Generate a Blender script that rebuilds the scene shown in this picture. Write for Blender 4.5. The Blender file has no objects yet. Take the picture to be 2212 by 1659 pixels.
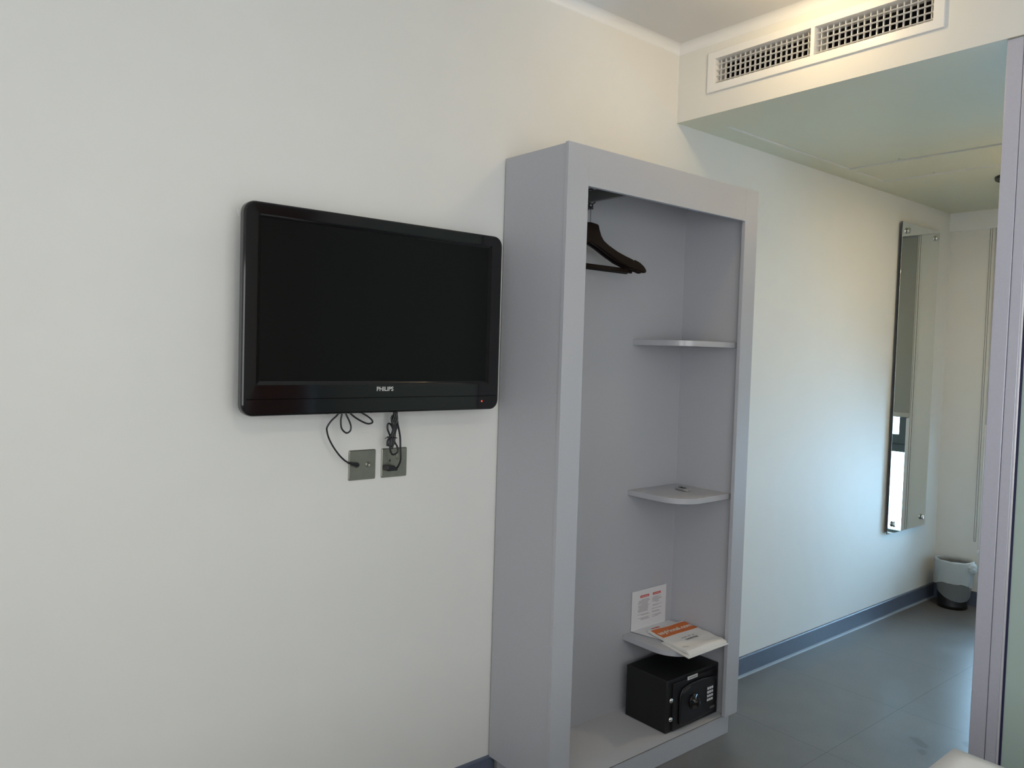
import bpy, bmesh, math, random
from mathutils import Vector, Matrix
random.seed(4)
D = bpy.data
S = bpy.context.scene
COL = S.collection
PI = math.pi

# ------------------------------------------------------------------ camera
cam_d = D.cameras.new('camera'); cam = D.objects.new('camera', cam_d); COL.objects.link(cam)
cam_d.sensor_width = 36.0; cam_d.lens = 36.0 * 1688.93 / 2212.0
cam_d.clip_start = 0.02; cam_d.clip_end = 100
fw = Vector((0.63906635, 0.76803186, -0.04148809)); rt = Vector((0.76914344, -0.63837776, 0.0298698)); up = Vector((0.00354411, 0.05099908, 0.99869241))
M = Matrix(((rt.x, up.x, -fw.x, 0.0), (rt.y, up.y, -fw.y, -1.9897), (rt.z, up.z, -fw.z, 1.4326), (0, 0, 0, 1)))
cam.matrix_world = M
S.camera = cam
# ------------------------------------------------------------------ view
S.view_settings.view_transform = 'Standard'; S.view_settings.look = 'None'
S.view_settings.gamma = 1.0; S.view_settings.exposure = 0.09
S.view_settings.use_curve_mapping = False
# ------------------------------------------------------------------ sky
w = D.worlds.new('sky'); S.world = w; w.use_nodes = True
nt = w.node_tree; nt.nodes.clear()
wo = nt.nodes.new('ShaderNodeOutputWorld'); bg = nt.nodes.new('ShaderNodeBackground')
bg.inputs[0].default_value = (0.42, 0.69, 1.0, 1); bg.inputs[1].default_value = 19.0
nt.links.new(bg.outputs[0], wo.inputs[0])
# ------------------------------------------------------------------ lights
def area(name, loc, direction, sx, sy, power, color, shape='RECTANGLE', portal=False, spread=PI):
    l = D.lights.new(name, 'AREA'); l.shape = shape; l.size = sx
    if shape == 'RECTANGLE': l.size_y = sy
    l.energy = power; l.color = color; l.spread = spread
    if portal: l.cycles.is_portal = True
    o = D.objects.new(name, l); COL.objects.link(o); o.location = loc
    o.rotation_euler = Vector(direction).to_track_quat('-Z', 'Y').to_euler()
    return o
area('window_portal', (5.215, -.694, 1.30), (-1, 0, 0), 1.96, .91, 1, (1, 1, 1), portal=True)
area('daylight_and_fill', (.30, -3.33, 1.5), (0, 1, 0), 2.2, 1.4, 25, (.95, .98, 1.0))
area('daylight_and_fill', (-1.13, -2.2, 1.35), (1, 0, 0), 1.1, 1.3, 13.5, (.92, .97, 1.0))  # added fill at an invented side window, brightens the wardrobe side
def bulb(name, loc, power, color, radius):
    l = D.lights.new(name, 'POINT'); l.energy = power; l.color = color; l.shadow_soft_size = radius
    o = D.objects.new(name, l); COL.objects.link(o); o.location = loc; return o
bulb('downlight_and_fill', (2.158, -.62, 2.592), 3.2, (1.0, .74, .38), .034)
area('downlight_and_fill', (.35, -2.3, 2.604), (0, 0, -1), .075, .075, 6, (1.0, .87, .70), shape='DISK')  # added warm fill over the bed, offsets the cool daylight
area('corridor_lamp', (3.9, -1.02, 2.318), (0, 0, -1), .075, .075, 7.5, (1.0, .80, .50), shape='DISK')

# ------------------------------------------------------------------ materials
def mat(name, color, rough=.5, metal=0.0, spec=.5, noise=0.0, nscale=30.0, bump=0.0, bscale=200.0, coat=0.0, emit=None, estr=0.0, alpha=1.0):
    m = D.materials.new(name); m.use_nodes = True; n = m.node_tree.nodes; L = m.node_tree.links
    b = n['Principled BSDF']
    b.inputs['Base Color'].default_value = (*color, 1); b.inputs['Roughness'].default_value = rough
    b.inputs['Metallic'].default_value = metal; b.inputs['Specular IOR Level'].default_value = spec
    b.inputs['Coat Weight'].default_value = coat; b.inputs['Alpha'].default_value = alpha
    tc = n.new('ShaderNodeTexCoord')
    if noise > 0:
        t = n.new('ShaderNodeTexNoise'); t.inputs['Scale'].default_value = nscale; t.inputs['Detail'].default_value = 5
        L.new(tc.outputs['Object'], t.inputs['Vector'])
        r = n.new('ShaderNodeMapRange'); r.inputs[1].default_value = .3; r.inputs[2].default_value = .7
        r.inputs[3].default_value = 1 - noise; r.inputs[4].default_value = 1 + noise
        L.new(t.outputs['Fac'], r.inputs[0])
        mx = n.new('ShaderNodeMix'); mx.data_type = 'RGBA'; mx.blend_type = 'MULTIPLY'; mx.inputs[0].default_value = 1
        mx.inputs[6].default_value = (*color, 1); L.new(r.outputs[0], mx.inputs[7]); L.new(mx.outputs[2], b.inputs['Base Color'])
    if bump > 0:
        t = n.new('ShaderNodeTexNoise'); t.inputs['Scale'].default_value = bscale; t.inputs['Detail'].default_value = 3
        L.new(tc.outputs['Object'], t.inputs['Vector'])
        bp = n.new('ShaderNodeBump'); bp.inputs['Strength'].default_value = bump; bp.inputs['Distance'].default_value = .001
        L.new(t.outputs['Fac'], bp.inputs['Height']); L.new(bp.outputs[0], b.inputs['Normal'])
    if emit:
        b.inputs['Emission Color'].default_value = (*emit, 1); b.inputs['Emission Strength'].default_value = estr
    return m
PAINT = mat('wall_paint', (.77, .765, .735), .6, spec=.25, bump=.15, bscale=350, noise=.008, nscale=6)
CEIL = mat('ceiling_paint', (.76, .755, .75), .7, spec=.2, bump=.1)
SATIN = mat('satin_ceiling_panel', (.68, .655, .50), .45, spec=.5, noise=.01, nscale=8)
WHITE = mat('white_powder_coat', (.82, .82, .82), .35)
LAM = mat('grey_laminate', (.465, .470, .50), .42, spec=.4, noise=.03, nscale=260, bump=.1, bscale=500)
LAMI = mat('grey_laminate_edge', (.465, .470, .50), .22, spec=.6)
SKIRT = mat('slate_vinyl', (.10, .122, .175), .38, noise=.04, nscale=40)
COVE = mat('glossy_slate_sealant', (.27, .32, .38), .38, spec=.6)
ALU = mat('lilac_anodised_aluminium', (.55, .55, .64), .38, metal=.25, noise=.02, nscale=150)
ALUB = mat('bright_aluminium', (.85, .85, .9), .25, metal=.5)
GASK = mat('navy_rubber', (.012, .012, .06), .5)
BLACK = mat('gloss_black_plastic', (.006, .006, .007), .09, spec=.5)
BLACKM = mat('matt_black_plastic', (.012, .012, .013), .45)
SCREEN = mat('dark_lcd_screen', (.006, .0065, .0065), .22, spec=.16)
CABLE = mat('black_cable_rubber', (.014, .014, .017), .35)
STEEL = mat('brushed_nickel', (.33, .325, .28), .32, metal=.85, noise=.05, nscale=60)
CHROME = mat('chrome', (.8, .8, .8), .12, metal=1)
SILVER = mat('silver_plastic', (.42, .42, .42), .28, metal=.6)
RAIL = mat('dark_grey_metal', (.16, .16, .155), .45, metal=.3)
WOOD = mat('dark_walnut_lacquer', (.007, .003, .0025), .45, spec=.12, noise=.25, nscale=30)
DARK = mat('dark_duct', (.012, .009, .014), .8)
PAPER = mat('white_paper', (.74, .73, .74), .65, noise=.01, nscale=80)
PAPER2 = mat('white_film_bag', (.80, .79, .77), .42, bump=.3, bscale=60)
RED = mat('red_print', (.62, .06, .035), .5)
GREYP = mat('grey_print', (.30, .28, .28), .6)
BLACKP = mat('black_print', (.03, .03, .035), .6)
ORANGE = mat('orange_print', (.72, .16, .012), .45)
LOGO = mat('silver_print', (.50, .50, .48), .4)
SAFE = mat('black_powder_coat', (.006, .006, .007), .5, bump=.4, bscale=400)
SAFED = mat('black_abs', (.007, .007, .009), .32)
KEYW = mat('white_key', (.78, .78, .84), .4)
BINB = mat('black_bin_plastic', (.008, .008, .01), .35)
PVC = mat('grey_green_pvc', (.10, .14, .15), .4)
BLIND = mat('grey_blind_fabric', (.34, .35, .33), .8, noise=.03, nscale=300)
LINEN = mat('white_cotton', (.80, .79, .80), .85, bump=.4, bscale=300)
MATT = mat('grey_upholstery', (.18, .18, .2), .9)
CURT = mat('orange_brown_curtain', (.42, .09, .02), .85)
LED = mat('red_standby_light', (.5, .05, .03), .4, emit=(1, .12, .06), estr=.8)
LAMP = mat('lit_lamp_lens', (1, .9, .7), .4, emit=(1, .78, .5), estr=14)
FROST = mat('frosted_green_glass', (.43, .54, .50), .38, spec=.5)
NET = mat('white_net_curtain', (.8, .8, .8), .8)

def mirror_mat():
    m = D.materials.new('mirror_silvering'); m.use_nodes = True; b = m.node_tree.nodes['Principled BSDF']
    b.inputs['Base Color'].default_value = (.80, .83, .81, 1); b.inputs['Metallic'].default_value = 1; b.inputs['Roughness'].default_value = .01
    return m
MIRROR = mirror_mat()
def glass_mat():
    m = D.materials.new('window_glass'); m.use_nodes = True; n = m.node_tree.nodes; L = m.node_tree.links; n.clear()
    o = n.new('ShaderNodeOutputMaterial'); mx = n.new('ShaderNodeMixShader'); t = n.new('ShaderNodeBsdfTransparent'); g = n.new('ShaderNodeBsdfGlossy')
    f = n.new('ShaderNodeFresnel'); f.inputs[0].default_value = 1.45; g.inputs['Roughness'].default_value = .01
    t.inputs[0].default_value = (.93, .97, .96, 1)
    L.new(f.outputs[0], mx.inputs[0]); L.new(t.outputs[0], mx.inputs[1]); L.new(g.outputs[0], mx.inputs[2]); L.new(mx.outputs[0], o.inputs[0])
    return m
GLASS = glass_mat()
def liner_mat():
    m = D.materials.new('white_bin_liner'); m.use_nodes = True; n = m.node_tree.nodes; L = m.node_tree.links; n.clear()
    o = n.new('ShaderNodeOutputMaterial'); a = n.new('ShaderNodeAddShader')
    b = n.new('ShaderNodeBsdfPrincipled'); b.inputs['Base Color'].default_value = (.75, .78, .78, 1); b.inputs['Roughness'].default_value = .4
    t = n.new('ShaderNodeBsdfTransparent'); mx = n.new('ShaderNodeMixShader')
    at = n.new('ShaderNodeAttribute'); at.attribute_name = 'opacity'
    tr = n.new('ShaderNodeBsdfTranslucent'); tr.inputs[0].default_value = (.8, .85, .85, 1)
    m2 = n.new('ShaderNodeMixShader'); m2.inputs[0].default_value = .35
    L.new(b.outputs[0], m2.inputs[1]); L.new(tr.outputs[0], m2.inputs[2])
    L.new(at.outputs['Fac'], mx.inputs[0]); L.new(t.outputs[0], mx.inputs[1]); L.new(m2.outputs[0], mx.inputs[2]); L.new(mx.outputs[0], o.inputs[0])
    n.remove(a)
    return m
LINER = liner_mat()
def floor_mat():
    m = D.materials.new('slate_floor_tiles'); m.use_nodes = True; n = m.node_tree.nodes; L = m.node_tree.links
    b = n['Principled BSDF']; b.inputs['Specular IOR Level'].default_value = .7
    tc = n.new('ShaderNodeTexCoord'); sp = n.new('ShaderNodeSeparateXYZ'); L.new(tc.outputs['Object'], sp.inputs[0])
    def mth(op, a, bb=None):
        x = n.new('ShaderNodeMath'); x.operation = op
        for i, v in enumerate((a, bb)):
            if v is None: continue
            if isinstance(v, (int, float)): x.inputs[i].default_value = v
            else: L.new(v, x.inputs[i])
        return x.outputs[0]
    def line(c, off, per):
        f = mth('FRACT', mth('DIVIDE', mth('SUBTRACT', c, off - 20 * per), per))
        return mth('GREATER_THAN', mth('ABSOLUTE', mth('SUBTRACT', f, .5)), .5 - .0012 / per)
    g = mth('MAXIMUM', line(sp.outputs[0], 2.7129, .5857), line(sp.outputs[1], -.5936, .5857))
    ns = n.new('ShaderNodeTexNoise'); ns.inputs['Scale'].default_value = 7; ns.inputs['Detail'].default_value = 8; L.new(tc.outputs['Object'], ns.inputs['Vector'])
    n2 = n.new('ShaderNodeTexNoise'); n2.inputs['Scale'].default_value = 160; n2.inputs['Detail'].default_value = 3; L.new(tc.outputs['Object'], n2.inputs['Vector'])
    rp = n.new('ShaderNodeValToRGB'); rp.color_ramp.elements[0].color = (.112, .108, .108, 1); rp.color_ramp.elements[1].color = (.158, .153, .152, 1)
    rp.color_ramp.elements[0].position = .3; rp.color_ramp.elements[1].position = .7
    L.new(mth('ADD', mth('MULTIPLY', ns.outputs['Fac'], .6), mth('MULTIPLY', n2.outputs['Fac'], .4)), rp.inputs[0])
    # scuff marks on one tile
    def blob(x, y, rx, ry, ang):
        mp = n.new('ShaderNodeMapping'); mp.vector_type = 'TEXTURE'; mp.inputs['Location'].default_value = (x, y, 0); mp.inputs['Rotation'].default_value = (0, 0, ang); mp.inputs['Scale'].default_value = (rx, ry, 1)
        nz = n.new('ShaderNodeTexNoise'); nz.inputs['Scale'].default_value = 25; L.new(tc.outputs['Object'], nz.inputs['Vector'])
        va = n.new('ShaderNodeVectorMath'); va.operation = 'ADD'; sc = n.new('ShaderNodeVectorMath'); sc.operation = 'SCALE'; sc.inputs['Scale'].default_value = 1.1
        L.new(tc.outputs['Object'], mp.inputs[0]); L.new(nz.outputs['Color'], sc.inputs[0]); L.new(mp.outputs[0], va.inputs[0]); L.new(sc.outputs[0], va.inputs[1])
        s2 = n.new('ShaderNodeVectorMath'); s2.operation = 'SUBTRACT'; s2.inputs[1].default_value = (.55, .55, .55); L.new(va.outputs[0], s2.inputs[0])
        ln = n.new('ShaderNodeVectorMath'); ln.operation = 'LENGTH'; L.new(s2.outputs[0], ln.inputs[0])
        r = n.new('ShaderNodeMapRange'); r.interpolation_type = 'SMOOTHSTEP'; r.inputs[1].default_value = .5; r.inputs[2].default_value = 1.1; r.inputs[3].default_value = 1; r.inputs[4].default_value = 0
        L.new(ln.outputs['Value'], r.inputs[0]); return r.outputs[0]
    st = mth('MAXIMUM', mth('MAXIMUM', blob(3.073, -.770, .058, .024, 1.03), blob(3.006, -.806, .026, .02, 0.4)), blob(3.212, -.892, .03, .022, .5))
    m1 = n.new('ShaderNodeMix'); m1.data_type = 'RGBA'; L.new(mth('MULTIPLY', st, .55), m1.inputs[0]); L.new(rp.outputs[0], m1.inputs[6]); m1.inputs[7].default_value = (.05, .045, .045, 1)
    m2 = n.new('ShaderNodeMix'); m2.data_type = 'RGBA'; L.new(mth('MULTIPLY', g, .75), m2.inputs[0]); L.new(m1.outputs[2], m2.inputs[6]); m2.inputs[7].default_value = (.035, .035, .038, 1)
    L.new(m2.outputs[2], b.inputs['Base Color'])
    rr = n.new('ShaderNodeMapRange'); rr.inputs[3].default_value = .30; rr.inputs[4].default_value = .42; L.new(ns.outputs['Fac'], rr.inputs[0]); L.new(rr.outputs[0], b.inputs['Roughness'])
    bp = n.new('ShaderNodeBump'); bp.inputs['Strength'].default_value = .15; bp.inputs['Distance'].default_value = .001; L.new(n2.outputs['Fac'], bp.inputs['Height']); L.new(bp.outputs[0], b.inputs['Normal'])
    return m
FLOOR = floor_mat()

# ------------------------------------------------------------------ mesh helpers
def obj(name, bm, m, parent=None, smooth=False, bevel=0.0, seg=2, mats=None):
    bmesh.ops.recalc_face_normals(bm, faces=bm.faces)
    me = D.meshes.new(name); bm.to_mesh(me); bm.free()
    for mm in (mats or [m]): me.materials.append(mm)
    if smooth: me.shade_smooth()
    o = D.objects.new(name, me); COL.objects.link(o)
    if parent is not None:
        o.parent = parent; o.matrix_parent_inverse = Matrix.Identity(4)
        o.location = -parent.location
    if bevel > 0:
        b = o.modifiers.new('bevel', 'BEVEL'); b.width = bevel; b.segments = seg; b.limit_method = 'ANGLE'; b.angle_limit = math.radians(40)
        b.harden_normals = False
        me.shade_smooth()
        try: me.set_sharp_from_angle(angle=math.radians(45))
        except Exception: pass
    return o
def box(bm, x0, x1, y0, y1, z0, z1, mi=0):
    vs = [bm.verts.new((x, y, z)) for x in (x0, x1) for y in (y0, y1) for z in (z0, z1)]
    for f in ((0, 1, 3, 2), (4, 6, 7, 5), (0, 4, 5, 1), (2, 3, 7, 6), (0, 2, 6, 4), (1, 5, 7, 3)):
        fc = bm.faces.new([vs[i] for i in f]); fc.material_index = mi
    return bm
def boxes(*bs):
    bm = bmesh.new()
    for b in bs: box(bm, *b)
    return bm
def prism(bm, pts, axis, a, b):
    """pts: outline 2D; extruded along axis between a and b"""
    def p(u, v, t): return {'x': (t, u, v), 'y': (u, t, v), 'z': (u, v, t)}[axis]
    A = [bm.verts.new(p(u, v, a)) for u, v in pts]; B = [bm.verts.new(p(u, v, b)) for u, v in pts]
    n = len(pts); bm.faces.new(A); bm.faces.new(B[::-1])
    for i in range(n): bm.faces.new((A[i], A[(i + 1) % n], B[(i + 1) % n], B[i]))
    return bm
def ring(bm, outer, inner, axis, a, b):
    """frame between two outlines with the same vertex count"""
    def p(u, v, t): return {'x': (t, u, v), 'y': (u, t, v), 'z': (u, v, t)}[axis]
    n = len(outer)
    V = [[bm.verts.new(p(u, v, t)) for u, v in ol] for ol, t in ((outer, a), (outer, b), (inner, b), (inner, a))]
    for k in range(4):
        P, Q = V[k], V[(k + 1) % 4]
        for i in range(n): bm.faces.new((P[i], P[(i + 1) % n], Q[(i + 1) % n], Q[i]))
    return bm
def rrect(x0, x1, z0, z1, r, n=6):
    out = []
    for cx, cz, a0 in ((x1 - r, z1 - r, 0), (x0 + r, z1 - r, 90), (x0 + r, z0 + r, 180), (x1 - r, z0 + r, 270)):
        for i in range(n + 1):
            a = math.radians(a0 + 90 * i / n); out.append((cx + r * math.cos(a), cz + r * math.sin(a)))
    return out
def lathe(bm, prof, c, axis='z', n=32, sx=1, sy=1):
    rings = []
    for r, t in prof:
        row = []
        for i in range(n):
            a = 2 * PI * i / n; u = r * math.cos(a) * sx; v = r * math.sin(a) * sy
            q = {'z': (u, v, t), 'y': (u, t, v), 'x': (t, u, v)}[axis]
            row.append(bm.verts.new((c[0] + q[0], c[1] + q[1], c[2] + q[2])))
        rings.append(row)
    for A, B in zip(rings, rings[1:]):
        for i in range(n): bm.faces.new((A[i], A[(i + 1) % n], B[(i + 1) % n], B[i]))
    for R_ in (rings[0], rings[-1]):
        try: bm.faces.new(R_)
        except Exception: pass
    return bm
def smooth_path(pts, sub=8):
    P = [Vector(p) for p in pts]; P = [P[0] * 2 - P[1]] + P + [P[-1] * 2 - P[-2]]; out = []
    for i in range(1, len(P) - 2):
        for k in range(sub):
            t = k / sub; a, b, c, d = P[i - 1], P[i], P[i + 1], P[i + 2]
            out.append(.5 * ((2 * b) + (c - a) * t + (2 * a - 5 * b + 4 * c - d) * t * t + (3 * b - a - 3 * c + d) * t ** 3))
    out.append(P[-2]); return out
def tube(bm, pts, r, n=8, sub=8, smooth=True):
    P = smooth_path(pts, sub) if smooth else [Vector(p) for p in pts]
    N = len(P); rr = r if callable(r) else (lambda t: r)
    tan = [(P[min(i + 1, N - 1)] - P[max(i - 1, 0)]).normalized() for i in range(N)]
    ref = Vector((0, 0, 1)) if abs(tan[0].z) < .9 else Vector((0, 1, 0))
    nx = (ref - tan[0] * ref.dot(tan[0])).normalized(); rows = []
    for i in range(N):
        nx = (nx - tan[i] * nx.dot(tan[i])).normalized(); by = tan[i].cross(nx); q = rr(i / (N - 1))
        rows.append([bm.verts.new(P[i] + (nx * math.cos(2 * PI * k / n) + by * math.sin(2 * PI * k / n)) * q) for k in range(n)])
    for A, B in zip(rows, rows[1:]):
        for k in range(n): bm.faces.new((A[k], A[(k + 1) % n], B[(k + 1) % n], B[k]))
    bm.faces.new(rows[0]); bm.faces.new(rows[-1][::-1]); return bm
def text_bm(s, size, offset=0.0, extrude=.0002, spacing=1.0):
    cu = D.curves.new('t', 'FONT'); cu.body = s; cu.size = size; cu.offset = offset; cu.extrude = extrude; cu.space_character = spacing
    cu.align_x = 'CENTER'; cu.align_y = 'CENTER'
    o = D.objects.new('t', cu); COL.objects.link(o); bpy.context.view_layer.update()
    me = D.meshes.new_from_object(o.evaluated_get(bpy.context.evaluated_depsgraph_get()))
    bm = bmesh.new(); bm.from_mesh(me); D.objects.remove(o); D.curves.remove(cu); D.meshes.remove(me); return bm
def thing(name, label, cat, loc=(0, 0, 0), group=None):
    o = D.objects.new(name, None); COL.objects.link(o); o.location = loc; o.empty_display_size = .05
    o['label'] = label; o['category'] = cat
    if group: o['group'] = group
    return o
def tag(o, label, cat, group=None):
    o['label'] = label; o['category'] = cat
    if group: o['group'] = group
    return o
def struct(name, bm, m, label=None, parent=None, **k):
    o = obj(name, bm, m, parent, **k)
    if parent is None:
        o['kind'] = 'structure'
        if label: o['label'] = label
    return o

# ------------------------------------------------------------------ the setting
XL, XS, XF, YR = -1.2, 2.455, 5.09, -3.4       # near wall, soffit face, far wall, right wall
ZC, ZL = 2.634, 2.344                            # ceilings
YP = -1.148                                      # bathroom pod side facing the corridor
struct('floor', boxes((XL - .1, XF + .6, YR - .4, .1, -.1, 0)), FLOOR, 'dark grey square tiled floor')
struct('wall_left', boxes((XL - .1, XF + .6, 0, .12, 0, 2.8)), PAINT, 'long off-white wall carrying the television and the mirror')
struct('wall_near', boxes((XL - .12, XL, YR, -2.8, 0, 2.8), (XL - .12, XL, -1.6, 0, 0, 2.8), (XL - .12, XL, -2.8, -1.6, 0, .65), (XL - .12, XL, -2.8, -1.6, 2.05, 2.8)), PAINT, 'off-white wall behind the viewpoint')
wx0, wx1, wz0, wz1 = -.85, 1.55, .8, 2.3
struct('wall_right', boxes((XL, wx0, YR - .2, YR, 0, 2.8), (wx1, XF, YR - .2, YR, 0, 2.8), (wx0, wx1, YR - .2, YR, 0, wz0), (wx0, wx1, YR - .2, YR, wz1, 2.8)), PAINT, 'off-white window wall opposite the television')
fy0, fy1, fz0 = -1.147, -.240, .335
struct('wall_far', boxes((XF, XF + .11, fy1, 0, 0, 2.8), (XF, XF + .11, -1.5, fy0, 0, 2.8), (XF, XF + .11, fy0, fy1, 0, fz0), (XF, XF + .11, fy0, fy1, 2.30, 2.8)), PAINT, 'off-white end wall of the corridor beside the window')
struct('wall_bathroom', boxes((2.53, XF, YP - .05, YP, 0, ZL)), PAINT, 'white bathroom side wall along the corridor')
struct('ceiling', boxes((XL, XS + .02, YR, 0, ZC, ZC + .1)), CEIL, 'white bedroom ceiling')
vy0, vy1, vz0, vz1 = -.950, -.172, 2.452, 2.545   # vent opening
struct('ceiling', boxes((XS, XS + .02, YR, vy0 - .006, ZL, ZC + .1), (XS, XS + .02, vy1 + .006, 0, ZL, ZC + .1), (XS, XS + .02, vy0 - .006, vy1 + .006, ZL, vz0 - .006), (XS, XS + .02, vy0 - .006, vy1 + .006, vz1 + .006, ZC + .1),
       (XS + .02, XF, YR, -1.05, ZL, ZL + .02), (XS + .02, 3.985, -.106, 0, ZL, ZL + .02), (XS + .02, 2.625, -1.05, -.106, ZL, ZL + .02),
       (3.618, 3.675, -1.05, -.106, ZL, ZL + .02), (3.985, XF, -1.05, 0, ZL, ZL + .02), (XS + .02, XF, YR, 0, ZC + .02, ZC + .1)), SATIN, 'lowered corridor ceiling')
low = [o for o in D.objects if o.name.startswith('ceiling')][-1]
low.data.materials.append(WHITE)
low.data.materials.clear(); low.data.materials.append(PAINT); low.data.materials.append(SATIN)
for p in low.data.polygons:
    if abs(p.center.z - ZL) < .0005: p.material_index = 1
def cove_prof(n=6, r=.03):   # concave cornice between wall and ceiling: (distance from wall, z)
    pts = [(0, ZC), (0, ZC - r)]
    for i in range(n + 1):
        a = math.radians(90 * i / n); pts.append((r - r * math.cos(a), ZC - r + r * math.sin(a)))
    pts = [(0, ZC), (0, ZC - r - .001)] + [(.001 + r * (1 - math.cos(math.radians(90 * i / n))), ZC - r * (1 - math.sin(math.radians(90 * i / n)))) for i in range(n + 1)]
    return pts
struct('trim_1', smooth=True, bm=prism(bmesh.new(), [(-d, z) for d, z in cove_prof()], 'x', XL, XS), m=WHITE, label='white cornice above the television wall')
struct('trim_2', smooth=True, bm=prism(bmesh.new(), [(XS - d, z) for d, z in cove_prof()], 'y', YR, 0), m=WHITE, label='white cornice above the air vent')
for o in D.objects:
    if o.name.startswith('trim_'): o.data.set_sharp_from_angle(angle=math.radians(50))
struct('trim_3', boxes((5.064, XF, YP, 0, 2.235, ZL)), WHITE, 'white boxed pelmet across the corridor end')
def skirt(name, x0, x1, lab):
    p = [(0, 0), (0, .088), (-.008, .088), (-.012, .084), (-.012, .010), (-.014, .004), (-.020, .0)]
    o = struct(name, prism(bmesh.new(), p, 'x', x0, x1), SKIRT, lab)
    o.data.materials.append(COVE)
    for f in o.data.polygons:
        if f.center.z < .0099 and abs(f.normal.x) < .5: f.material_index = 1
    return o
skirt('baseboard_left', XL, 1.6175, 'slate coved skirting under the television')
skirt('baseboard_left', 2.5455, XF, 'slate coved skirting along the corridor side of the television wall')
struct('baseboard_far', boxes((XF - .012, XF, YP, -.012, 0, .088)), SKIRT, 'slate skirting on the end wall')

# far window
wf = boxes((5.125, 5.18, fy0, fy0 + .05, fz0, 2.3), (5.125, 5.18, fy1 - .030, fy1, fz0, 2.3), (5.125, 5.18, fy0, fy1, fz0, fz0 + .02), (5.125, 5.18, fy0, fy1, 2.24, 2.3), (5.125, 5.18, fy0, fy1, .862, .915))
win = struct('window_1', wf, PVC, 'corridor window with grey-green frame', bevel=.003)
obj('sash', boxes((5.115, 5.165, fy1 - .072, fy1 - .022, .915, 2.24), (5.115, 5.165, fy0 + .03, fy0 + .08, .915, 2.24), (5.116, 5.164, fy0 + .03, fy1 - .023, .916, .975), (5.116, 5.164, fy0 + .03, fy1 - .023, 2.19, 2.24)), PVC, win, bevel=.003)
obj('pane', boxes((5.150, 5.154, fy0 + .04, fy1 - .028, fz0 + .02, .865)), GLASS, win)
obj('pane', boxes((5.137, 5.141, fy0 + .07, fy1 - .070, .97, 2.2)), GLASS, win)
obj('sill', boxes((XF - .012, 5.126, fy0, fy1, fz0 - .018, fz0 + .004)), WHITE, win, bevel=.003)
obj('jamb_trim', boxes((5.092, 5.1245, fy1 - .020, fy1 - .0005, fz0 + .004, 1.085), (5.108, 5.1245, fy1 - .020, fy1 - .0005, 1.085, 2.3)), WHITE, win, bevel=.001)
bl = thing('roller_blind', 'grey roller blind half lowered over the corridor window', 'blind', (5.105, -.7, 2.2))
obj('blind_fabric', boxes((5.104, 5.106, YP + .02, -.247, 1.115, 2.28)), BLIND, bl)
obj('bottom_bar', boxes((5.101, 5.110, YP + .02, -.247, 1.088, 1.118)), mat('pale_grey_bar', (.5, .5, .48), .5), bl, bevel=.003)
obj('roller_tube', lathe(bmesh.new(), [(.012, YP + .02), (.012, -.247)], (5.107, 0, 2.282), 'y', 16), WHITE, bl, smooth=True)
cb = bmesh.new()
zz = [2.27 - i * .08 for i in range(24)]
tube(cb, [(5.078, -.219, z) for z in zz] + [(5.078, -.219, .40), (5.078, -.221, .388), (5.078, -.228, .388), (5.078, -.230, .40)] + [(5.078, -.230, z) for z in zz[::-1]], .0012, 6, 3)
obj('pull_chain', cb, mat('steel_bead_chain', (.16, .15, .13), .4, metal=.6), bl)

# bedroom window (behind the viewpoint, lights the room) with net curtain
w2 = struct('window_2', boxes((wx0, wx0 + .05, YR - .12, YR - .06, wz0, wz1), (wx1 - .05, wx1, YR - .12, YR - .06, wz0, wz1), (wx0, wx1, YR - .12, YR - .06, wz0, wz0 + .05), (wx0, wx1, YR - .12, YR - .06, wz1 - .05, wz1), (.32, .38, YR - .12, YR - .06, wz0, wz1)), PVC, 'bedroom window behind the bed')
obj('pane', boxes((wx0 + .04, wx1 - .04, YR - .092, YR - .088, wz0 + .04, wz1 - .04)), GLASS, w2)
w3 = struct('fill_window', boxes((XL - .10, XL - .05, -2.8, -2.75, .65, 2.05), (XL - .10, XL - .05, -1.65, -1.6, .65, 2.05), (XL - .10, XL - .05, -2.8, -1.6, .65, .70), (XL - .10, XL - .05, -2.8, -1.6, 2.0, 2.05)), PVC, 'added unseen side window for the fill light')  # made-up window, built around the added fill light on this wall
obj('pane', boxes((XL - .078, XL - .074, -2.76, -1.64, .69, 2.01)), GLASS, w3)
def curtain(x0, x1, y, z0, z1, amp, per, m, name):
    bm = bmesh.new(); n = int((x1 - x0) / per * 12); A = []; B = []
    for i in range(n + 1):
        x = x0 + (x1 - x0) * i / n; yy = y + amp * math.sin(2 * PI * (x - x0) / per)
        A.append(bm.verts.new((x, yy, z0))); B.append(bm.verts.new((x, yy, z1)))
    for i in range(n): bm.faces.new((A[i], A[i + 1], B[i + 1], B[i]))
    o = obj(name, bm, m, smooth=True); s = o.modifiers.new('s', 'SOLIDIFY'); s.thickness = .003; return o
tag(curtain(wx0 - .05, wx1 + .05, YR + .03, .7, 2.45, .012, .12, NET, 'net_curtain'), 'white net curtain across the bedroom window behind the viewpoint', 'curtain')
nc = curtain(-.70, .70, 0, .55, 2.2, .012, .12, NET, 'net_curtain'); nc.rotation_euler = (0, 0, PI / 2); nc.location = (XL + .03, -2.2, 0)
tag(nc, 'white net curtain over the added side window left of the viewpoint', 'curtain')
tag(curtain(1.98, 2.40, YR + .07, .05, 2.5, .03, .1, CURT, 'curtain'), 'orange-brown curtain drawn aside beside the bedroom window', 'curtain')

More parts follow.
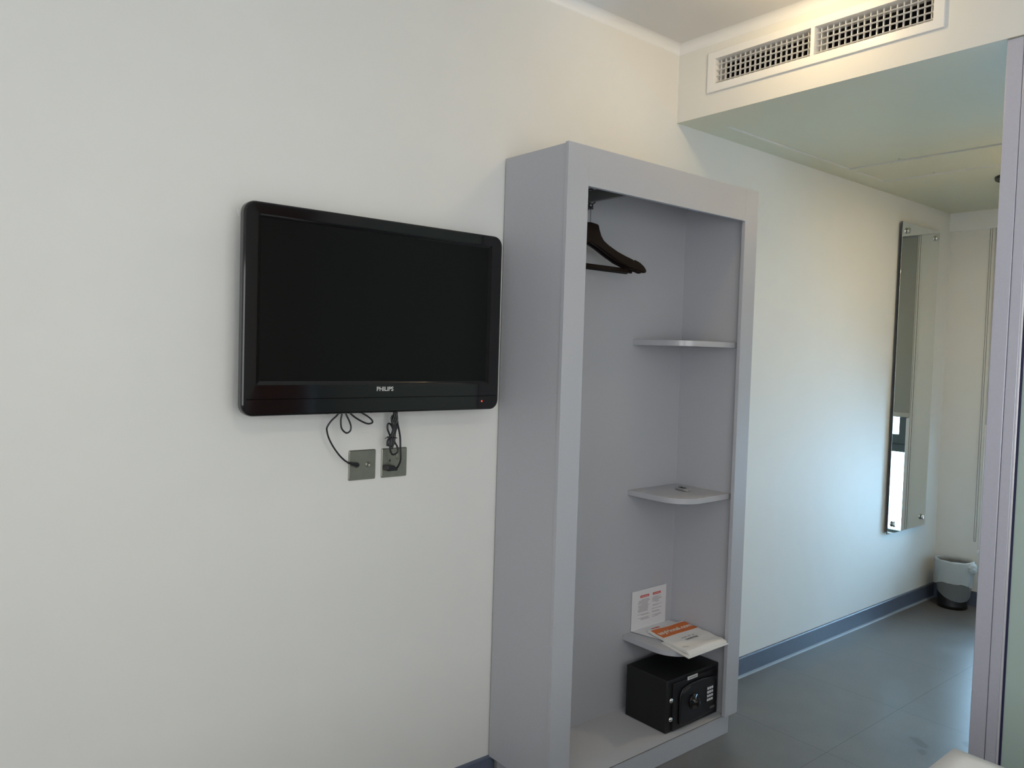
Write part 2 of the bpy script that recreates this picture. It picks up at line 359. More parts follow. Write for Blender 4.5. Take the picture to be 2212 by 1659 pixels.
# lowered ceiling fittings
ap = thing('access_panel', 'large flat access panel in the lowered ceiling nearest the air vent', 'access panel', (3.1, -.6, ZL))
def panel(t, x0, x1, y0, y1):
    obj('panel', boxes((x0 + .002, x1 - .002, y0 + .002, y1 - .002, ZL + .006, ZL + .02)), SATIN, t, bevel=.001)
    for yy in (-.35, -.80): obj('latch', lathe(bmesh.new(), [(0, ZL + .0052), (.006, ZL + .0052), (.006, ZL + .007)], (x1 - .03, yy, 0), 'z', 16), SILVER, t)
panel(ap, 2.625, 3.618, -1.05, -.106)
ap2 = thing('access_panel', 'small flat access panel in the lowered ceiling further along the corridor', 'access panel', (3.85, -.6, ZL))
panel(ap2, 3.675, 3.985, -1.05, -.106)
ex = thing('ceiling_extractor', 'round white extractor with dark slot in the corridor ceiling, half hidden by the post', 'extractor', (4.27, -.63, ZL))
obj('cover', lathe(bmesh.new(), [(.0, ZL - .018), (.06, ZL - .018), (.085, ZL - .014), (.095, ZL - .008), (.095, ZL - .001)], (4.27, -.63, 0), 'z', 40), WHITE, ex, smooth=True)
obj('slot_ring', lathe(bmesh.new(), [(.094, ZL - .012), (.116, ZL - .012), (.118, ZL), (.094, ZL)], (4.27, -.63, 0), 'z', 40), BLACKM, ex)

# downlights
def downlight(x, y, z, lab):
    t = thing('downlight', lab, 'downlight', (x, y, z), 'ceiling downlights')
    obj('trim_ring', lathe(bmesh.new(), [(.045, z - .002), (.047, z - .007), (.058, z - .006), (.062, z)], (x, y, 0), 'z', 32), WHITE, t, smooth=True)
    obj('lens', lathe(bmesh.new(), [(.0, z - .004), (.044, z - .004), (.044, z - .001)], (x, y, 0), 'z', 32), LAMP, t)
downlight(2.158, -.62, ZC, 'lit downlight in the bedroom ceiling near the air vent')
downlight(.35, -2.3, ZC, 'added fill downlight in the bedroom ceiling above the bed')  # unseen fitting added for the warm fill lamp
downlight(3.9, -1.02, ZL, 'lit downlight in the lowered corridor ceiling beside the bathroom wall')

# ------------------------------------------------------------------ air vent
v = thing('air_vent', 'wide white double air vent grille high on the soffit above the corridor', 'vent', (XS, -.56, 2.5))
fo = [(-.982, 2.4235), (-.142, 2.4235), (-.142, 2.572), (-.982, 2.572)]
L_, R_ = (-.557, -.172), (-.950, -.571)
fb = bmesh.new(); xf = XS - .008
o_ = [(-.982, 2.4235), (-.142, 2.4235), (-.142, 2.572), (-.982, 2.572)]
ring(fb, o_, [(vy0, vz0), (vy1, vz0), (vy1, vz1), (vy0, vz1)], 'x', xf, XS + .001)
obj('vent_frame', fb, WHITE, v, bevel=.0012)
obj('mullion', boxes((xf + .0002, XS + .03, R_[1], L_[0], vz0, vz1)), WHITE, v, bevel=.0008)
fb = bmesh.new()
for (a, b) in (L_, R_):
    ring(fb, [(a - .001, vz0 - .001), (b + .001, vz0 - .001), (b + .001, vz1 + .001), (a - .001, vz1 + .001)], [(a + .0002, vz0 + .0002), (b - .0002, vz0 + .0002), (b - .0002, vz1 - .0002), (a + .0002, vz1 - .0002)], 'x', XS - .004, XS + .07)
obj('sleeve', fb, WHITE, v)
hb = bmesh.new(); vb = bmesh.new()
for (a, b) in (L_, R_):
    for k in range(4):
        z = vz1 - .019 - k * .0213
        prism(hb, [(XS + .003, z + .0), (XS + .006, z + .0018), (XS + .014, z + .0012), (XS + .014, z - .0006), (XS + .006, z - .0014)], 'y', a, b)
    n = 18
    for k in range(n):
        y = b - .011 - k * .0207
        if y < a + .004: continue
        prism(vb, [(XS + .018, y - .0014), (XS + .027, y - .0008), (XS + .027, y + .0008), (XS + .018, y + .0014)], 'z', vz0, vz1)
obj('horizontal_louvres', hb, WHITE, v); obj('vertical_louvres', vb, WHITE, v)
obj('duct', boxes((XS + .071, XS + .2, vy0 - .01, vy1 + .01, vz1 + .003, vz1 + .006), (XS + .071, XS + .2, vy0 - .01, vy1 + .01, vz0 - .006, vz0 - .003), (XS + .2, XS + .204, vy0 - .01, vy1 + .01, vz0 - .006, vz1 + .006), (XS + .071, XS + .2, vy0 - .013, vy0 - .01, vz0 - .006, vz1 + .006), (XS + .071, XS + .2, vy1 + .01, vy1 + .013, vz0 - .006, vz1 + .006)), DARK, v)

# ------------------------------------------------------------------ glass partition of the bathroom
g = thing('glass_partition', 'lilac-grey aluminium framed frosted glass bathroom partition at the right edge', 'partition', (2.47, -1.19, 0))
obj('corner_post', boxes((2.462, 2.53, -1.1885, YP + .001, 0, ZL - .001)), ALU, g, bevel=.002)
obj('frame_profile', boxes((2.463, 2.52, -1.2175, -1.1895, 0, ZL - .001)), ALU, g, bevel=.002)
obj('glazing_bead', boxes((2.465, 2.515, -1.2235, -1.2176, 0, ZL - .03)), ALUB, g, bevel=.001)
obj('gasket', boxes((2.468, 2.51, -1.2285, -1.2237, .02, ZL - .03)), GASK, g)
obj('header_profile', boxes((2.464, 2.52, -3.35, -1.2236, ZL - .035, ZL - .001)), ALU, g, bevel=.002)
obj('frosted_glass', boxes((2.472, 2.482, -3.38, -1.2287, .02, ZL - .035)), FROST, g)

# ------------------------------------------------------------------ television
T = thing('television', 'black flat-screen television mounted on the white wall left of the wardrobe', 'television', (1.12, -.05, 1.25))
tx0, tx1, tz0, tz1, yf = .717, 1.527, 1.2515, 1.785, -.09
sx0, sx1, sz0, sz1 = .762, 1.476, 1.340, 1.745
n = 6
def lerp_ring(bm, rings, close_last=False):
    rows = [[bm.verts.new((x, y, z)) for x, z in ol] for ol, y in rings]; m_ = len(rows[0])
    for A, B in zip(rows, rows[1:]):
        for i in range(m_): bm.faces.new((A[i], A[(i + 1) % m_], B[(i + 1) % m_], B[i]))
    if close_last: bm.faces.new(rows[-1])
    return rows
bm = bmesh.new()
rr = lambda d, r, dz=0: rrect(tx0 + d, tx1 - d, tz0 + d, tz1 - d, r, n)
ri = lambda d: rrect(sx0 - d, sx1 + d, sz0 - d, sz1 + d, .002 + max(d, 0) * .3, n)
lerp_ring(bm, [(rr(.004, .028), -.062), (rr(0, .030), -.066), (rr(0, .030), yf + .006), (rr(.0015, .029), yf + .002), (rr(.005, .026), yf), (ri(.010), yf - .0005), (ri(.0065), yf + .001), (ri(.003), yf + .003), (ri(0), yf + .006)])
bz_ = obj('bezel', bm, BLACK, T, mats=[BLACK, mat('satin_charcoal_plastic', (.035, .038, .04), .35), mat('inner_bevel_black', (.004, .004, .004), .6, spec=.12)], smooth=True)
for p in bz_.data.polygons:
    if abs(p.normal.y) < .35 and p.center.y > yf + .0005 and (p.center.x < sx0 - .03 or p.center.x > sx1 + .03 or p.center.z > sz1 + .02 or p.center.z < sz0 - .06): p.material_index = 1
    elif sx0 - .0085 < p.center.x < sx1 + .012 and sz0 - .012 < p.center.z < sz1 + .012 and abs(p.normal.x) > .2: p.material_index = 2
bz_.data.set_sharp_from_angle(angle=math.radians(18))
# smoked trim line across the lower bezel
obj('lower_trim', boxes((tx0 + .012, tx1 - .010, yf - .0008, yf + .001, 1.2935, 1.2950)), mat('recess_black', (.001, .001, .001), .9, spec=.05), T)
obj('screen', boxes((sx0 - .002, sx1 + .002, yf + .0055, yf + .010, sz0 - .002, sz1 + .002)), SCREEN, T)
bm = bmesh.new(); rh = lambda d, r: rrect(tx0 + d, tx1 - d, tz0 + d, tz1 - d, r, n)
rows = lerp_ring(bm, [(rh(.003, .028), -.0625), (rh(.012, .028), -.055), (rh(.07, .03), -.045), (rh(.10, .03), -.03)], True)
obj('rear_housing', bm, BLACKM, T, smooth=False)
t_ = text_bm('PHILIPS', .0165, .00045, .0003, 1.02)
t_.transform(Matrix.Translation((1.1205, yf - .0008, 1.3175)) @ Matrix.Rotation(PI / 2, 4, 'X'))
obj('brand_lettering', t_, LOGO, T)
obj('standby_light', boxes((1.4595, 1.4635, yf - .0012, yf, 1.2755, 1.2805)), LED, T)
bk = thing('wall_bracket', 'grey steel bracket holding the television to the wall', 'bracket', (1.12, -.02, 1.5))
obj('wall_plate', boxes((.95, 1.29, -.008, 0, 1.40, 1.64)), SILVER, bk, bevel=.002)
for x in (.98, 1.24): obj('rail', boxes((x, x + .02, -.0305, -.008, 1.38, 1.66)), SILVER, bk)
obj('side_clip', prism(bmesh.new(), [(.7175, 1.766), (.723, 1.750), (.80, 1.750), (.80, 1.762), (.724, 1.762)], 'y', -.040, -.037), WHITE, bk)

# ------------------------------------------------------------------ sockets and cables
def plate(x, lab, name, cat):
    t = thing(name, lab, cat, (x + .043, 0, 1.095))
    bm = bmesh.new(); ring_ = lambda d, r: rrect(x + d, x + .086 - d, 1.0521 + d, 1.1381 - d, r, 4)
    lerp_ring(bm, [(ring_(0, .004), 0), (ring_(0, .004), -.0035), (ring_(.0022, .003), -.0055)], True)
    obj('cover_plate', bm, STEEL, t)
    return t
p1 = plate(1.0597, 'square nickel aerial socket plate, left of the two under the television', 'aerial_socket', 'socket')
def jack(t, x, z):
    obj('coaxial_port', lathe(bmesh.new(), [(.0085, -.0055), (.0085, -.0075), (.0065, -.0085), (.0062, -.0065), (.0040, -.0065), (.0040, -.0085), (.0022, -.0085), (.0022, -.004)], (x, 0, z), 'y', 24), STEEL, t, smooth=True)
jack(p1, 1.119, 1.0955); jack(p1, 1.083, 1.0955)
p2 = plate(1.1655, 'square nickel power outlet plate, right of the two under the television', 'power_outlet', 'outlet')
obj('switch', boxes((1.1835, 1.1915, -.0072, -.005, 1.1235, 1.1275)), STEEL, p2, bevel=.001)
obj('earth_slot', boxes((1.1905, 1.1945, -.0059, -.005, 1.0985, 1.1055)), BLACKM, p2)
obj('rocker_switch', boxes((1.2145, 1.2215, -.0078, -.005, 1.104, 1.124)), STEEL, p2, bevel=.001)
c1 = thing('aerial_cable', 'black aerial cable looping under the television to the left socket plate', 'cable', (1.0, -.05, 1.25))
bm = bmesh.new()
tube(bm, [(1.03, -.040, 1.285), (1.012, -.046, 1.262), (.997, -.048, 1.244), (.981, -.046, 1.229), (.971, -.043, 1.212), (.972, -.041, 1.2), (.979, -.039, 1.181), (.994, -.037, 1.156), (1.013, -.034, 1.133), (1.031, -.030, 1.117), (1.048, -.024, 1.107)], .0025)
tube(bm, [(1.016, -.045, 1.29), (1.011, -.05, 1.25), (1.008, -.05, 1.23), (1.011, -.05, 1.208), (1.025, -.05, 1.195), (1.037, -.05, 1.2), (1.039, -.05, 1.213), (1.033, -.05, 1.229), (1.023, -.05, 1.248), (1.012, -.045, 1.285)], .0025)
tube(bm, [(1.01, -.045, 1.275), (1.036, -.05, 1.249), (1.053, -.05, 1.236), (1.075, -.05, 1.224), (1.092, -.05, 1.218), (1.105, -.05, 1.22), (1.105, -.05, 1.227), (1.092, -.05, 1.238), (1.074, -.05, 1.248), (1.05, -.048, 1.262)], .0025)
obj('cord', bm, CABLE, c1, smooth=True)
bm = bmesh.new(); tube(bm, [(1.046, -.025, 1.108), (1.060, -.022, 1.103), (1.072, -.020, 1.100), (1.080, -.016, 1.098), (1.083, -.0085, 1.0965)], lambda t: .0032 + .0032 * min(1, t * 1.6), 12, 6)
obj('plug', bm, CABLE, c1, smooth=True)
c2 = thing('power_cable', 'black power cable bundle hanging from the television to the right outlet plate', 'cable', (1.18, -.05, 1.25))
bm = bmesh.new(); Rp = .0028
tube(bm, [(1.188, -.045, 1.29), (1.186, -.05, 1.248), (1.179, -.053, 1.235), (1.188, -.052, 1.213), (1.199, -.048, 1.178), (1.202, -.047, 1.142), (1.2055, -.044, 1.109), (1.206, -.033, 1.090), (1.203, -.025, 1.079)], Rp)
tube(bm, [(1.176, -.045, 1.29), (1.177, -.05, 1.247), (1.170, -.047, 1.233), (1.172, -.05, 1.212), (1.180, -.05, 1.198), (1.169, -.05, 1.176), (1.165, -.05, 1.148), (1.171, -.05, 1.129), (1.180, -.05, 1.126), (1.191, -.05, 1.133), (1.189, -.05, 1.148), (1.179, -.05, 1.166), (1.182, -.05, 1.192), (1.189, -.05, 1.217), (1.181, -.044, 1.24), (1.181, -.045, 1.29)], Rp)
tube(bm, [(1.171, -.044, 1.147), (1.169, -.044, 1.176), (1.159, -.045, 1.199), (1.159, -.045, 1.213), (1.166, -.045, 1.215), (1.173, -.045, 1.206), (1.178, -.054, 1.183), (1.175, -.054, 1.159), (1.170, -.052, 1.143)], Rp)
tube(bm, [(1.158, -.046, 1.151), (1.159, -.047, 1.167), (1.166, -.055, 1.181), (1.176, -.055, 1.195), (1.177, -.055, 1.216), (1.174, -.053, 1.235), (1.179, -.045, 1.29)], Rp)
tube(bm, [(1.162, -.048, 1.150), (1.166, -.049, 1.172), (1.1735, -.05, 1.195), (1.184, -.054, 1.222), (1.185, -.05, 1.245), (1.183, -.045, 1.29)], Rp)
for dx, dy in ((0, .004), (.004, -.003), (-.003, -.006)):
    tube(bm, [(1.179 + dx, -.047 + dy, 1.29), (1.178 + dx, -.05 + dy, 1.245), (1.173 + dx * 1.5, -.05 + dy, 1.222), (1.176 + dx, -.05 + dy, 1.198), (1.170 + dx, -.05 + dy, 1.172), (1.166 + dx * .6, -.05 + dy, 1.150)], Rp)
obj('cord', bm, CABLE, c2, smooth=True)
bm = bmesh.new(); tube(bm, [(1.148, -.050, 1.173), (1.153, -.052, 1.176), (1.160, -.059, 1.1775), (1.172, -.060, 1.176), (1.183, -.058, 1.174), (1.184, -.048, 1.174), (1.170, -.040, 1.176), (1.160, -.042, 1.177)], .0012, 6, 5); obj('cable_tie', bm, CABLE, c2)
bm = bmesh.new(); prism(bm, rrect(1.168, 1.196, 1.0745, 1.0905, .006, 4), 'y', -.034, -.0075)
box(bm, 1.193, 1.2065, -.030, -.018, 1.0735, 1.084)
obj('plug', bm, CABLE, c2, bevel=.003)

# ------------------------------------------------------------------ wardrobe
Wd = thing('wardrobe', 'tall open grey laminate wardrobe standing against the white wall', 'wardrobe', (2.086, -.15, 0))
X0, X1, ZT, ZB, YB = 1.5957, 2.5764, 2.0554, .0765, -.006
YFf = -.3002; YFb = -.2855
ox0, ox1, oz = 1.6824, 2.4982, 1.937
obj('face_frame', boxes((X0, ox0, YFf, YFb, ZB, ZT), (ox1, X1, YFf, YFb, ZB, ZT), (ox0, ox1, YFf + .00005, YFb, oz, ZT - .0001)), LAM, Wd, bevel=.0008)
# left side panel, notched at its foot around the skirting
obj('side_panel', boxes((X0 + .002, X0 + .022, YFb + .0008, YB, ZB + .010, ZT - .003)), LAM, Wd, bevel=.0008)
obj('side_panel', boxes((2.520, X1 - .004, YFb + .0008, YB, ZB, ZT - .003)), LAM, Wd, bevel=.0008)
obj('back_panel', boxes((X0 + .021, 2.521, YB - .006, YB, ZB + .0007, ZT - .022)), LAM, Wd)
obj('top_panel', boxes((X0 + .0225, 2.5195, YFb + .0008, YB - .0065, ZT - .022, ZT - .003), (X0 + .0225, 2.5195, YFb + .0008, YFb + .016, 1.945, ZT - .023)), LAM, Wd)
obj('plinth', boxes((X0 + .0225, 2.545, YFb, -.026, .001, ZB), (X0 + .0222, 2.5198, YFb, YB, ZB - .002, ZB + .0004)), LAM, Wd)
def shelf(z):
    xa, ya, yb_, r = 2.233, -.270, YB - .006, .105
    pts = [(2.52, yb_), (xa, yb_)]
    for i in range(13):
        a = math.radians(180 + 90 * i / 12); pts.append((xa + r + r * math.cos(a), ya + r + r * math.sin(a)))
    pts.append((2.52, ya))
    o = obj('corner_shelf', prism(bmesh.new(), pts, 'z', z - .020, z), LAM, Wd, bevel=.0008)
    o.data.materials.append(LAMI)
    for p in o.data.polygons:
        if abs(p.normal.z) < .3: p.material_index = 1; p.use_smooth = True
for z in (1.4905, .9215, .3645): shelf(z)
obj('hanging_rail', boxes((1.868, 1.8835, -.283, YB - .0065, 1.9395, 1.976), (1.865, 1.8865, YB - .012, YB - .0065, 1.93, 1.985)), RAIL, Wd, bevel=.001)

# ------------------------------------------------------------------ hangers
half = [(0, .0), (.030, -.003), (.036, -.007), (.041, -.022), (.050, -.040), (.062, -.054), (.085, -.068), (.12, -.085), (.155, -.099), (.181, -.1085), (.1845, -.113), (.190, -.1095), (.206, -.117), (.220, -.129), (.2285, -.142), (.229, -.151), (.222, -.1535), (.214, -.150), (.205, -.147), (.19, -.145)]
under = [(.165, -.137), (.13, -.124), (.09, -.104), (.045, -.082), (0, -.066)]
def hanger(cx, cy, zt, lab):
    t = thing('coat_hanger', lab, 'hanger', (cx, cy, zt), 'coat hangers on the wardrobe rail')
    bm = bmesh.new()
    pts = [(cx + x, zt + z) for x, z in half] + [(cx + x, zt + z) for x, z in under] + [(cx - x, zt + z) for x, z in under[-2::-1]] + [(cx - x, zt + z) for x, z in half[:0:-1]]
    prism(bm, pts, 'y', cy - .0065, cy + .0065)
    for v_ in bm.verts:                                    # shoulders sweep forward, as on a contoured hanger
        d = abs(v_.co.x - cx); v_.co.y -= .05 * max(0, d - .03) ** 2 / .04
    obj('shoulders', bm, WOOD, t, bevel=.003, seg=2)
    bm = bmesh.new(); box(bm, cx - .205, cx + .205, cy - .0125, cy - .0025, zt - .154, zt - .1385); obj('trouser_bar', bm, WOOD, t, bevel=.003)
    bm = bmesh.new(); tube(bm, [(cx, cy, zt - .01), (cx, cy, zt + .02), (cx, cy, zt + .047)], .0013, 8, 2); obj('stem', bm, RAIL, t)
    bm = bmesh.new(); lathe(bm, [(.0, zt + .044), (.0085, zt + .044), (.0085, zt + .0465), (.003, zt + .0465), (.003, zt + .049), (.0085, zt + .049), (.0085, zt + .052), (0, zt + .052)], (cx, cy, 0), 'z', 16)
    obj('collar', bm, BLACKM, t)
    bm = bmesh.new(); zc = 1.9575; R0 = .0245
    tube(bm, [(cx + R0 * math.cos(a), cy, zc + R0 * math.sin(a)) for a in [math.radians(200 + 320 * i / 24) for i in range(25)]], .0022, 8, 1)
    tube(bm, [(cx - .006, cy, zt + .050), (cx - .008, cy, zc - .0235)], .0022, 8, 1, smooth=False); tube(bm, [(cx + .006, cy, zt + .050), (cx + .008, cy, zc - .0235)], .0022, 8, 1, smooth=False)
    obj('hook', bm, BLACKM, t, smooth=True)
hanger(1.8757, -.120, 1.8725, 'dark wooden coat hanger, nearer of the two on the wardrobe rail')
hanger(1.8757, -.098, 1.8715, 'dark wooden coat hanger, half hidden behind the nearer one')

# ------------------------------------------------------------------ key fob on the middle shelf
kx, ky, kz, ka = 2.414, -.130, .9215, math.radians(-104)
K = thing('key_fob', 'small silver key fob lying on the middle wardrobe shelf', 'key fob', (kx, ky, kz))
def kp(bm): bm.transform(Matrix.Translation((kx, ky, kz)) @ Matrix.Rotation(ka, 4, 'Z')); return bm
bm = bmesh.new(); prism(bm, rrect(-.033, .029, -.0155, .0155, .010, 5), 'z', .0004, .010); obj('body', kp(bm), SILVER, K, bevel=.003)
bm = bmesh.new()
for a, b in ((-.020, -.010), (-.004, .006), (.006, .013)): prism(bm, rrect(a, b, -.010, .008, .003, 3), 'z', .0095, .0112)
obj('buttons', kp(bm), BLACKM, K)
bm = bmesh.new(); prism(bm, rrect(.0285, .037, -.011, .011, .003, 3), 'z', .0008, .009); obj('end_cap', kp(bm), CHROME, K, bevel=.0015)

# ------------------------------------------------------------------ folded information card
zs = .3645
CD = thing('information_card', 'white folded information card propped upright at the back of the lower shelf', 'card', (2.37, -.02, zs))
cx0, cx1, yb_, zb, zt_ = 2.276, 2.480, -.0155, .3685, .5205
obj('upright_leaf', boxes((cx0, cx1, yb_, yb_ + .0008, zb, zt_)), PAPER, CD)
bm = bmesh.new(); vs = [bm.verts.new(c) for c in ((cx0, yb_, zb), (cx1 + .02, yb_, zb), (cx1 + .045, -.065, zs + .0015), (cx1 + .02, -.150, zs + .0012), (cx0 + .035, -.150, zs + .0012))]
bm.faces.new(vs); o = obj('flat_leaf', bm, PAPER, CD); s = o.modifiers.new('s', 'SOLIDIFY'); s.thickness = .0006
def slab(bm, u0, u1, v0, v1, t=.0003): box(bm, cx0 + u0, cx0 + u1, yb_ - t, yb_, zb + v0, zb + v1)
for a, b in ((.048, .100), (.122, .170)):
    bm = bmesh.new(); slab(bm, a, b, .121, .130); obj('heading', bm, RED, CD)
for a, b in ((.053, .095), (.127, .165)):
    bm = bmesh.new(); slab(bm, a, b, .1245, .1262, .0006); obj('heading_rule', bm, PAPER, CD)
bm = bmesh.new(); random.seed(11)
for c0, c1 in ((.036, .108), (.119, .178)):
    z = .112
    while z > .030:
        if random.random() < .16: z -= .0035
        else: slab(bm, c0 + random.choice((0, .003, .006, .02)), c1 - random.random() * .022, z, z + .0013)
        z -= .0036
obj('body_text', bm, GREYP, CD)
bm = bmesh.new(); 
for f in ((0, 1),): 
    vs = [bm.verts.new(c) for c in ((2.362, -.040, zs + .0034), (2.408, -.040, zs + .0034), (2.412, -.055, zs + .0032), (2.366, -.055, zs + .0032))]; bm.faces.new(vs)
o = obj('flat_leaf_heading', bm, RED, CD); s = o.modifiers.new('s', 'SOLIDIFY'); s.thickness = .0003

# ------------------------------------------------------------------ folded laundry bag
LB = thing('laundry_bag', 'folded white plastic laundry bag with an orange band on the lower shelf', 'bag', (2.40, -.19, zs))
BL, BR, FR_, FL_ = Vector((2.318, -.064)), Vector((2.520, -.072)), Vector((2.486, -.302)), Vector((2.262, -.303))
def bxy(u, v): return (BL.lerp(BR, u)).lerp(FL_.lerp(FR_, u), v)
def bz(u, v):
    d = .0105 + .0012 * math.sin(9 * u + 3 * v) * math.sin(7 * v + 1) + .0008 * math.sin(23 * v)
    d -= .004 * max(0, (v - .93)) / .07
    return zs + .0022 + d
def bag_sheet(u0, u1, v0, v1, dz, t, nu=26, nv=26, fn=bz):
    bm = bmesh.new(); top = []; bot = []
    for j in range(nv + 1):
        a = []; b = []
        for i in range(nu + 1):
            u = u0 + (u1 - u0) * i / nu; v_ = v0 + (v1 - v0) * j / nv; p = bxy(u, v_); z = fn(u, v_) + dz
            a.append(bm.verts.new((p.x, p.y, z))); b.append(bm.verts.new((p.x, p.y, z - t)))
        top.append(a); bot.append(b)
    for j in range(nv):
        for i in range(nu):
            bm.faces.new((top[j][i], top[j][i + 1], top[j + 1][i + 1], top[j + 1][i])); bm.faces.new((bot[j][i], bot[j + 1][i], bot[j + 1][i + 1], bot[j][i + 1]))
    for i in range(nu):
        for R2 in ((0,), (nv,)):
            j = R2[0]; bm.faces.new((top[j][i], bot[j][i], bot[j][i + 1], top[j][i + 1]))
    for j in range(nv):
        for i in (0, nu): bm.faces.new((top[j][i], top[j + 1][i], bot[j + 1][i], bot[j][i]))
    return bm
obj('folded_film', bag_sheet(0, 1, 0, 1, 0, .0075), PAPER2, LB, smooth=False)
obj('under_fold', bag_sheet(-.065, 1.0, .40, 1.045, -.0085, .0032, fn=lambda u, v: zs + .0122), PAPER2, LB)
obj('hem_fold', bag_sheet(.0, 1.0, .86, 1.01, .0016, .0016), PAPER2, LB)
obj('orange_band', bag_sheet(.03, 1.0, .045, .36, .0006, .0008), ORANGE, LB)
def on_bag(bm, u, v, rot=0.0, dz=.0012):
    ex_ = (bxy(1, v) - bxy(0, v)).normalized(); ey = Vector((-ex_.y, ex_.x)); c = bxy(u, v)
    for q in bm.verts:
        x, y, z = q.co; p = c + ex_ * (x * math.cos(rot) - y * math.sin(rot)) + ey * (x * math.sin(rot) + y * math.cos(rot))
        q.co = (p.x, p.y, bz(u, v) + dz + z)
    for q in bm.verts:
        pass
    return bm
obj('band_lettering', on_bag(text_bm('asyHotel.com', .0345, .0007, .0002, 1.0), .53, .205, .0, .0022), mat('cream_print', (.85, .78, .68), .5), LB)
obj('bag_lettering', on_bag(text_bm('Laundry Bag', .0135, .00015, .0002), .50, .62, .0, .0024), BLACKP, LB)
bm = bmesh.new(); random.seed(3)
x = -.036
while x < .034:
    wd = .004 + random.random() * .007; box(bm, x, x + wd, .0, .0022, 0, .0003); x += wd + .003 + (.008 if random.random() < .25 else 0)
obj('small_print', on_bag(bm, .49, .55, 0, .0024), BLACKP, LB)
bm = bmesh.new(); box(bm, -.012, .012, -.0012, .0012, 0, .0004); obj('fold_mark', on_bag(bm, .13, .81, -.35, .0024), GREYP, LB)

# ------------------------------------------------------------------ safe
SF = thing('safe', 'small black electronic safe on the wardrobe floor', 'safe', (2.367, -.16, ZB))
ax0, ax1, ay0, ay1, az0, az1 = 2.210, 2.516, -.252, -.058, ZB + .001, .270
obj('body', boxes((ax0, ax1, ay0, ay1, az0, az1)), SAFE, SF, bevel=.004, seg=3)
dr = obj('door', boxes((ax0 + .030, ax1 - .012, ay0 - .006, ay0 + .002, az0 + .004, az1 - .014)), SAFED, SF, bevel=.002)
pnl = [(2.272, .100), (2.272, .205), (2.285, .228), (2.33, .238), (2.40, .240), (2.47, .232), (2.492, .220), (2.492, .108), (2.48, .098), (2.29, .092)]
pe = bmesh.new(); prism(pe, pnl, 'y', ay0 - .014, ay0 - .005); obj('control_panel', pe, SAFED, SF, bevel=.004, seg=3)
kn = obj('dial_knob', lathe(bmesh.new(), [(.0, -.036), (.011, -.036), (.013, -.033), (.014, -.020), (.027, -.0195), (.030, -.014)], (2.350, ay0, .168), 'y', 32), mat('glossy_black_knob', (.01, .01, .011), .15), SF, smooth=True)
obj('knob_grip', boxes((2.3465, 2.3535, ay0 - .040, ay0 - .034, .150, .186)), BLACKM, SF, bevel=.002)
for z in (.197, .128):
    obj('hinge_bolt', lathe(bmesh.new(), [(.0095, -.001), (.0095, -.004), (.007, -.008), (.003, -.0098), (.0, -.010)], (2.2305, ay0, z), 'y', 24), CHROME, SF, smooth=True)
KP = obj('keypad', boxes((2.421, 2.470, ay0 - .0155, ay0 - .0135, .138, .206)), BLACKM, SF, bevel=.001)
for r_ in range(4):
    for c_ in range(3):
        x = 2.4275 + c_ * .0125; z = .1945 - r_ * .0145
        k_ = obj('key', boxes((x, x + .0092, ay0 - .0175, ay0 - .0155, z - .0045, z + .0045)), KEYW, KP, bevel=.0008); k_.location = (0, 0, 0)
obj('sticker', boxes((2.318, 2.376, ay0 - .0075, ay0 - .0055, .2505, .2630)), PAPER, SF)
obj('sticker_print', boxes((2.324, 2.370, ay0 - .0080, ay0 - .0074, .2545, .2590)), GREYP, SF)
bm = bmesh.new(); box(bm, 2.450, 2.478, ay0 - .0148, ay0 - .0138, .112, .1205); obj('badge', bm, mat('dull_silver_badge', (.18, .18, .19), .4, metal=.5), SF)
t_ = text_bm('Safe', .016, .0004, .0003); D_ = None
bm = bmesh.new()
for i, (a, b) in enumerate(((2.283, .2155), (2.292, .219), (2.301, .222), (2.310, .2245), (2.319, .2265))): box(bm, a, a + .0065, ay0 - .0148, ay0 - .0138, b - .004, b + .0045)
t_.free(); obj('name_badge', bm, mat('dim_silver_print', (.10, .10, .11), .4, metal=.4), SF)

# ------------------------------------------------------------------ mirror
MR = thing('wall_mirror', 'tall narrow frameless mirror on chrome studs at the corridor end of the wall', 'mirror', (4.625, -.02, 1.34))
mx0, mx1, mz0, mz1 = 4.385, 4.867, .477, 2.210
obj('mirror_back', boxes((mx0, mx1, -.0215, -.018, mz0, mz1)), mat('mirror_edge_dark', (.02, .03, .05), .3), MR)
obj('mirror_glass', boxes((mx0, mx1, -.024, -.0218, mz0, mz1)), MIRROR, MR, bevel=.0006)
for x in (mx0 + .062, mx1 - .050):
    for z in (mz0 + .052, mz1 - .045):
        st = obj('stud', lathe(bmesh.new(), [(.006, 0), (.006, -.026), (.015, -.026), (.0165, -.029), (.0165, -.034), (.013, -.0365), (0, -.037)], (x, 0, z), 'y', 24), CHROME, MR, smooth=True)

# ------------------------------------------------------------------ waste bin
bcx, bcy = 4.972, -.158
BN = thing('waste_bin', 'black plastic waste bin with a white liner in the corridor corner', 'bin', (bcx, bcy, 0))
H = .276; rb, rt_ = .080, .0985
obj('bucket', lathe(bmesh.new(), [(0, .004), (rb - .003, .004), (rb, .0), (rb, .022), (rb - .002, .026), (rt_, H), (rt_ + .003, H), (rt_ + .003, H + .004), (rt_ - .003, H + .003), (rb - .005, .012), (0, .012)], (bcx, bcy, 0), 'z', 48), BINB, BN, smooth=True)
bm = bmesh.new(); nseg = 72; prof = []
